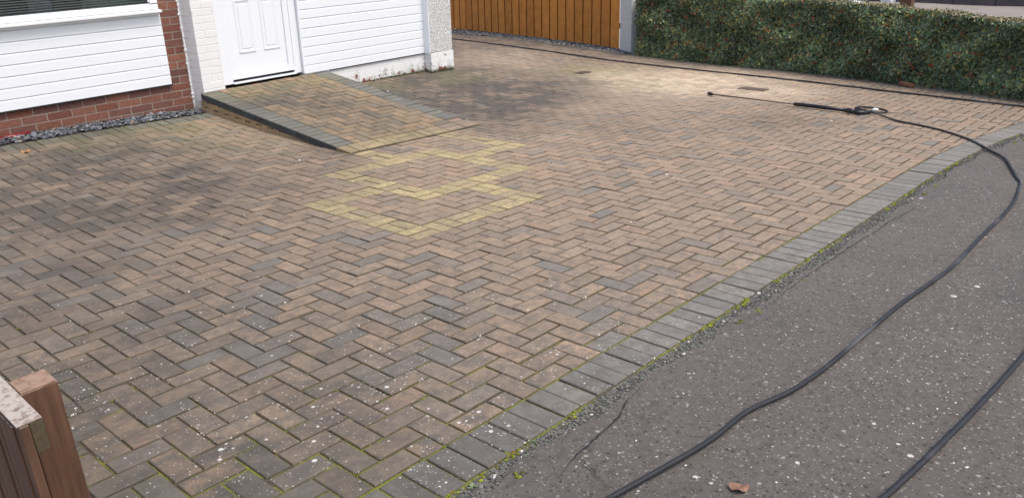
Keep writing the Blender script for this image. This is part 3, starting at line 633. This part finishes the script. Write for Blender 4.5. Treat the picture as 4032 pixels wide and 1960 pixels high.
def ftop():
    t = rng.uniform(0, LH); p = hline(t); n = hn(t); s = rng.uniform(-.01, .40); h = p[2]-.01+.012*math.sin(t*7)+abs(rng.normal(0, .012))
    return (p[0]+n[0]*s-.038*h, p[1]+n[1]*s, gzf(p[0], p[1])+h), (0, 0, 1), 1
def fend():
    s = rng.uniform(0, .4); h = rng.uniform(0, 1.); p = hline(LH); n = hn(LH); return (p[0]+n[0]*s, p[1]+.02+rng.normal(0, .03), gzf(p[0], p[1])+h*p[2]), (0, 1, .3), 1
def atH(o): o.location = (-8.3, -1., 0); return o
atH(leaves(36000, ffront, .054, GR, 'foliage', hedge))
def fred():
    p, n, s = ffront()
    return p, n, s
atH(leaves(3000, fred, .036, [(.34, .15, .05), (.30, .23, .07), (.24, .12, .07), (.38, .28, .12), (.20, .06, .04)], 'autumn_leaves', hedge))
TP = [(.33, .27, .14), (.40, .31, .18), (.22, .22, .10), (.28, .21, .12), (.15, .19, .08)]
atH(leaves(9000, ftop, .030, TP, 'clipped_top_foliage', hedge))
def fskirt():
    t = rng.uniform(0, LH); p = hline(t); n = hn(t); off = rng.uniform(-.03, .10); return (p[0]+n[0]*off, p[1]+n[1]*off, gzf(p[0], p[1])+rng.uniform(.0, .05)), (-n[0], -n[1], .8), .8
atH(leaves(5000, fskirt, .04, GR, 'low_foliage', hedge))
atH(leaves(3000, fend, .04, GR, 'foliage', hedge))
mb = MB()
for i in range(170):
    p, n, s = ffront(); 
    for k in range(random.randint(3, 8)): rock((p[0]-.03+random.gauss(0, .012), p[1]+random.gauss(0, .02), p[2]+random.gauss(0, .012)), .0065, 1, random.choice([(.55, .06, .015), (.62, .10, .02), (.42, .03, .015)]), mb)
atH(mb.obj('berries', 'stone', hedge, vc=True))
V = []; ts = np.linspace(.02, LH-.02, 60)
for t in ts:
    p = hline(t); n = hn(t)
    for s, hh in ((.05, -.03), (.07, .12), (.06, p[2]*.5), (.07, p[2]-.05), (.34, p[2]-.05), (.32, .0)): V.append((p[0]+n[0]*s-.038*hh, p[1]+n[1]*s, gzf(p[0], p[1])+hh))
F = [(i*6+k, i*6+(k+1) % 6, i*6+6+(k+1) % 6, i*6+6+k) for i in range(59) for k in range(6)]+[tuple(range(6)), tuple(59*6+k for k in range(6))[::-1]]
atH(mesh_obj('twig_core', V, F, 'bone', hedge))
for i in range(16):
    t = .3+i*LH/16.5+random.uniform(-.1, .1); p = hline(t); n = hn(t); z = gzf(p[0], p[1]); lean = random.uniform(-.08, .08)
    v, f = tube([(p[0]+n[0]*.08, p[1], z-.02), (p[0]+n[0]*.05, p[1]+lean*.5, z+.16), (p[0]+n[0]*.08, p[1]+lean, z+.4)], [.018, .013, .008], 7); atH(mesh_obj('stem', v, f, 'stem', hedge, True))
# ------------------------------------------------------------ hoses
def hose(name, pts, r, label, lift=None, group=None):
    P = spline([(x+random.gauss(0, .004), y+random.gauss(0, .005), gzf(x, y)+r+.001+(lift[i] if lift else 0)) for i, (x, y) in enumerate(pts)], 8)
    P = [Vector((p.x, p.y, max(p.z, gzf(p.x, p.y)+r+.0005))) for p in P]
    v, f = tube(P, r, 12); o = mesh_obj(name, v, f, 'hose', None, True); o['label'] = label; o['category'] = 'hose'; return o
hose('black_hose', [(8.15, 9.2), (7.933, 7.838), (7.60, 6.058), (7.52, 4.928), (7.66, 3.878), (7.70, 2.313), (7.42, .687), (7.13, -.472), (6.85, -1.80), (6.6, -2.6)], .0105, 'thin black hose stretched along the drive parallel to the hedge')
H2 = [(5.607, -.662), (5.66, -.76), (5.74, -.79), (5.83, -.75), (5.902, -.661), (5.935, -.553), (5.916, -.457), (5.850, -.425), (5.772, -.472), (5.692, -.574), (5.564, -.703), (5.43, -.87), (5.316, -1.03), (5.226, -1.22), (5.098, -1.44), (4.922, -1.65), (4.719, -1.832), (4.433, -2.02), (4.20, -2.17), (3.914, -2.28), (3.636, -2.37), (3.479, -2.43), (3.265, -2.47), (2.898, -2.505), (2.548, -2.52), (2.037, -2.52), (1.382, -2.53), (.774, -2.49), (.30, -2.47), (-.057, -2.46), (-.325, -2.435), (-.571, -2.39), (-.839, -2.365), (-1.258, -2.311), (-1.9, -2.2), (-2.6, -2.3)]
hose('pressure_hose', H2, .0094, 'black pressure hose looping from the lance, over the border and across the asphalt', [.012, .004, .0, 0, 0, 0, 0, 0, .0, .008, .018, .006]+[0]*24)
hose('black_hose', [(3.6, -3.2), (2.4, -3.16), (1.3, -3.06), (.555, -3.018), (.080, -2.990), (-.314, -2.963), (-.69, -2.922), (-1.2, -2.86), (-2., -2.9)], .0098, 'black hose crossing the asphalt at the bottom right corner')
# ------------------------------------------------------------ pressure washer lance
lance = empty('washer_lance', (5.5, .2, 0)); tag(lance, 'black pressure washer lance and trigger gun lying on the paving', 'pressure washer lance')
def part(name, path, r, mat, seg=12):
    v, f = tube([(a, b, gzf(a, b)+c) for a, b, c in path], r, seg); o = mesh_obj(name, v, f, mat, lance, True); o.location = (-5.5, -.2, 0); return o
part('nozzle', [(5.765, 1.275, .028), (5.755, 1.255, .028), (5.745, 1.225, .027), (5.735, 1.19, .026)], [.014, .021, .021, .011], 'blackp')
part('lance_tube', [(5.735, 1.19, .025), (5.66, .70, .028), (5.575, .12, .03)], .0075, 'steel')
part('grip_sleeve', [(5.578, .14, .032), (5.576, .12, .032), (5.54, -.15, .033), (5.505, -.44, .032)], [.014, .021, .021, .019], 'blackp')
mb = MB(); 
part('trigger_gun', [(5.505, -.43, .03), (5.49, -.47, .033), (5.478, -.51, .034), (5.470, -.545, .03)], [.018, .026, .027, .022], 'blackp')
part('gun_handle', [(5.470, -.53, .03), (5.463, -.58, .028), (5.50, -.625, .026), (5.565, -.655, .024), (5.607, -.662, .022)], [.022, .025, .021, .018, .015], 'blackp')
part('trigger', [(5.53, -.50, .03), (5.545, -.54, .028), (5.545, -.585, .026)], [.006, .007, .005], 'blackp')
part('hose_connector', [(5.62, -.668, .038), (5.65, -.69, .042), (5.685, -.705, .038)], [.012, .017, .013], 'white')
# ------------------------------------------------------------ small things
def cover(cx, cy, a, w, l, label):
    mb = MB(); mb.box(-l/2, l/2, -w/2, w/2, -.01, .003, bev=.002)
    for k in range(5): mb.box(-l/2+.02+k*(l-.04)/5, -l/2+.02+k*(l-.04)/5+.012, -w/2+.015, w/2-.015, .003, .006)
    o = mb.obj('access_cover', 'iron'); o.location = (cx, cy, gzf(cx, cy)+.003); o.rotation_euler = (0, 0, a)
    mb = MB(); t = .012
    for x0, x1, y0, y1 in ((-l/2-t, l/2+t, -w/2-t, -w/2), (-l/2-t, l/2+t, w/2, w/2+t), (-l/2-t, -l/2, -w/2, w/2), (l/2, l/2+t, -w/2, w/2)): mb.box(x0, x1, y0, y1, -.01, .0045)
    mb.obj('cover_frame', 'iron', o); tag(o, label, 'cover'); return o
cover(6.52, 1.07, math.radians(88), .16, .32, 'small rusty iron cover sunk in the pale washed paving near the lance')
cover(6.33, 3.57, math.radians(5), .12, .22, 'small brown cover beside the greenish paving further up the drive')
def dleaf(loc, s, rot, mat, label, curl=.25):
    V = [(0, 0, 0)]; n = 18; F = []
    for ring in (1, 2):
        for k in range(n):
            th = 2*math.pi*k/n; r = (.55 if ring == 1 else 1)*(1+.10*math.sin(5*th+.6)*(ring-1)+random.uniform(-.05, .05))
            V.append((r*math.cos(th), .78*r*math.sin(th), .10*math.sin(3*th+1)*ring+curl*r*r*abs(math.sin(th*1.5+.4))+random.uniform(0, .13)))
    for k in range(n): F.append((0, 1+k, 1+(k+1) % n)); F.append((1+k, 1+n+k, 1+n+(k+1) % n, 1+(k+1) % n))
    m0 = min(v[2] for v in V); V = [(v[0]*s, v[1]*s, (v[2]-m0)*s) for v in V]
    o = mesh_obj('fallen_leaf', V, F, mat, None, False); o.location = (loc[0], loc[1], gzf(*loc)+.001+(loc[1] < -1.9)*-.003); o.rotation_euler = (0, 0, rot)
    sp = MB(); v, f = tube([(s*.9, 0, s*.05), (s*1.25, -s*.05, s*.03), (s*1.5, -s*.12, s*.02)], s*.03, 5); sp.add(v, f); sp.obj('leaf_stalk', mat, o)
    mo = o.modifiers.new('t', 'SOLIDIFY'); mo.thickness = .0006; tag(o, label, 'leaf'); return o
dleaf((-.985, -2.560), .029, -.9, 'dleaf', 'crumpled brown dead leaf on the asphalt at the bottom edge', .10)
dleaf((-.60, 4.70), .035, .3, 'oleaf', 'orange leaf lying on the slate by the red pipe')
dleaf((.43, 4.66), .035, 1.2, 'oleaf', 'pale orange leaf on the slate midway along the brick wall')
dleaf((-.69, 4.26), .032, .1, 'oleaf', 'orange leaf on the paving below the left end of the slate strip')
bk = MB(); rr = random.Random(3)
bk.box(-.09, .09, -.045, .045, 0, .05, bev=.014); o = bk.obj('broken_brick', 'terra', smooth=False); o.location = (7.72, -.36, 0); o.rotation_euler = (.1, -.1, 1.2); tag(o, 'rounded terracotta brick lying at the foot of the hedge', 'brick')
v, f = tube([(-.72, 4.83, .135), (-.58, 4.84, .14), (-.44, 4.86, .145)], .019, 10); o = mesh_obj('red_pipe', v, f, 'red', None, True); tag(o, 'short dark red pipe lying against the base of the brick wall', 'pipe')
def weed(x, y, n, s, label):
    V = []; F = []
    for i in range(n):
        a = random.uniform(0, 6.28); l = s*random.uniform(.5, 1); w = l*.22; dx, dy = math.cos(a), math.sin(a); b = len(V); h = random.uniform(.2, .6)
        V += [(0, 0, 0), (dx*l*.5-dy*w, dy*l*.5+dx*w, l*h*.7), (dx*l, dy*l, l*h*.5), (dx*l*.5+dy*w, dy*l*.5-dx*w, l*h*.7)]; F.append((b, b+1, b+2, b+3))
    g = random.uniform(.8, 1.2); o = mesh_obj('weed', V, F, 'leaf', None, False, {'bcol': [(.17*g, .22*g, .10*g)]*len(V)}); o.location = (x, y, gzf(x, y)-.006); tag(o, label, 'weed')
weed(-1.50, -1.925, 12, .024, 'pale green weed in the border joint at the bottom edge')
weed(-1.19, -1.90, 9, .022, 'tiny pale weed in the border joint beside the second block up')
weed(2.98, 4.66, 16, .05, 'straggly green weed between ramp edge and white plinth')
mb = MB()
for x, y in ((-.38, 1.28), (.62, 1.42), (1.2, 1.42), (1.98, .62), (2.36, .46), (.78, 2.35), (.31, 3.0), (3.3, 4.2), (1.05, -.8), (2.2, -.35), (3.6, -1.45), (5., -.5)):
    rock((x, y, gzf(x, y)+.003), .009, .35, (.75, .74, .70), mb)
tag(mb.obj('pale_debris', 'stone', vc=True), 'tiny pale bits of debris dotted over the paving', 'debris', kind='stuff')
# moss line where the plinth meets the paving
mb = MB()
for i in range(420):
    x = random.uniform(3.0, 4.45); 
    if random.random() > (x-2.9)/1.3: continue
    y = 4.745+random.gauss(0, .014) - (.0 if x < 4.38 else .05); g = random.uniform(.6, 1.2); rock((x, y, gzf(x, y)+.004), random.uniform(.006, .016), .8, (.055*g, .068*g, .02*g) if x > 3.6 else (.09*g, .06*g, .04*g), mb)
tag(mb.obj('wall_foot_moss', 'moss', vc=True), 'dark moss along the foot of the white plinth', 'moss', kind='stuff')
# ------------------------------------------------------------ brown fence at the near left
nf = empty('picket_fence', (-2.58, -1.6, 0)); tag(nf, 'brown stained timber fence end with weathered top rail at the bottom left', 'fence')
tilt = Matrix.Translation((-2.58, -1.6, 0)) @ Matrix.Rotation(math.radians(-3.0), 4, 'Y') @ Matrix.Rotation(math.radians(3.0), 4, 'X'); nf.matrix_world = tilt
def nfp(name, mb, mat): return mb.obj(name, mat, nf)
# local coords relative to (-2.58,-1.6,0)
nfp('post', MB().box(.050, .124, -.055, .018, -.1, .700, bev=.003), 'stain')
nfp('post_top', MB().box(.0515, .1225, -.0535, .0165, .700, .703, bev=.0012), 'posttop')
nfp('rail', MB().box(.006, .030, -.258, 1.6, .680, .748, bev=.002), 'algae')
nfp('rail_cap', MB().box(-.016, .0296, -.2588, 1.6, .7485, .7530, bev=.002), 'weather')
nfp('rail', MB().box(.010, .038, -.250, 1.6, .15, .22, bev=.002), 'stain')
mb = MB()
for i in range(13):
    y = -.259+i*.145; mb.box(-.012, .0055, y, y+.142, .02, .7475, bev=.003)
    mb.box(-.0155, -.0122, y+.035, y+.11, .02, .735, bev=.0015)
nfp('board', mb, 'stain')
# ------------------------------------------------------------ beyond the hedge
def bg(o, x, y, z=0, r=0): o.location = (x, y, gzf(x, y)-.07+z); o.rotation_euler = (0, 0, r); return o
o = bg(MB().box(-.13, .13, -.1, .1, 0, .95, bev=.015).box(-.16, .16, -.13, .13, .95, 1.0, bev=.01).obj('white_gate_post', 'whitepost'), 13.35, 1.80); tag(o, 'white painted gate post seen over the hedge', 'post')
o = bg(MB().box(-.10, .10, -.1, .1, 0, .98, bev=.01).box(-.02, .02, -.12, .12, .98, 1.0).obj('brown_gate_post', 'stain'), 13.4, 1.47); tag(o, 'brown timber post standing right of the white gate post', 'post')
def shrub(cx, cy, rx, ry, rz, n, cols, size, name, label):
    def fn():
        v = rng.normal(0, 1, 3); v /= np.linalg.norm(v); r = rng.uniform(.75, 1.0); v2 = v*r; return (cx+v2[0]*rx, cy+v2[1]*ry, gzf(cx, cy)+rz*.9+v2[2]*rz), v, 1
    e = empty(name, (cx, cy, gzf(cx, cy))); 
    l = leaves(n, fn, size, cols, 'foliage', e, 'farhedge'); l.location = (-cx, -cy, -gzf(cx, cy))
    for k in range(3):
        a = k*2.1; v_, f_ = tube([(0, 0, -.05), (math.cos(a)*rx*.3, math.sin(a)*ry*.3, rz*.7), (math.cos(a)*rx*.6, math.sin(a)*ry*.6, rz*1.3)], [.03, .02, .01], 6); mesh_obj('stem', v_, f_, 'stem', e)
    tag(e, label, 'shrub')
shrub(13.6, 2.9, .55, .7, .55, 3500, [(.5, .52, .5), (.35, .4, .36), (.06, .09, .05), (.6, .6, .6), (.05, .07, .05)], .06, 'variegated_shrub', 'white flecked shrub behind the hedge left of the white post')
shrub(14.5, 5.2, .9, 1.6, .6, 5000, [(.05, .08, .04), (.07, .10, .05), (.04, .06, .04)], .07, 'green_shrub', 'dark green shrub behind the far end of the hedge')
mb = MB(); mb.box(-.2, .2, -26, 10, 0, 1.6, bev=.03)
for k in range(30): mb.box(-.23, -.2, -26+k*1.2, -25.9+k*1.2, 0, 1.58)
o = bg(mb.obj('far_boundary_wall', 'farwall'), 27.5, 2.5, 0, .25); tag(o, 'dark boundary fence across the road at the top right', 'fence')
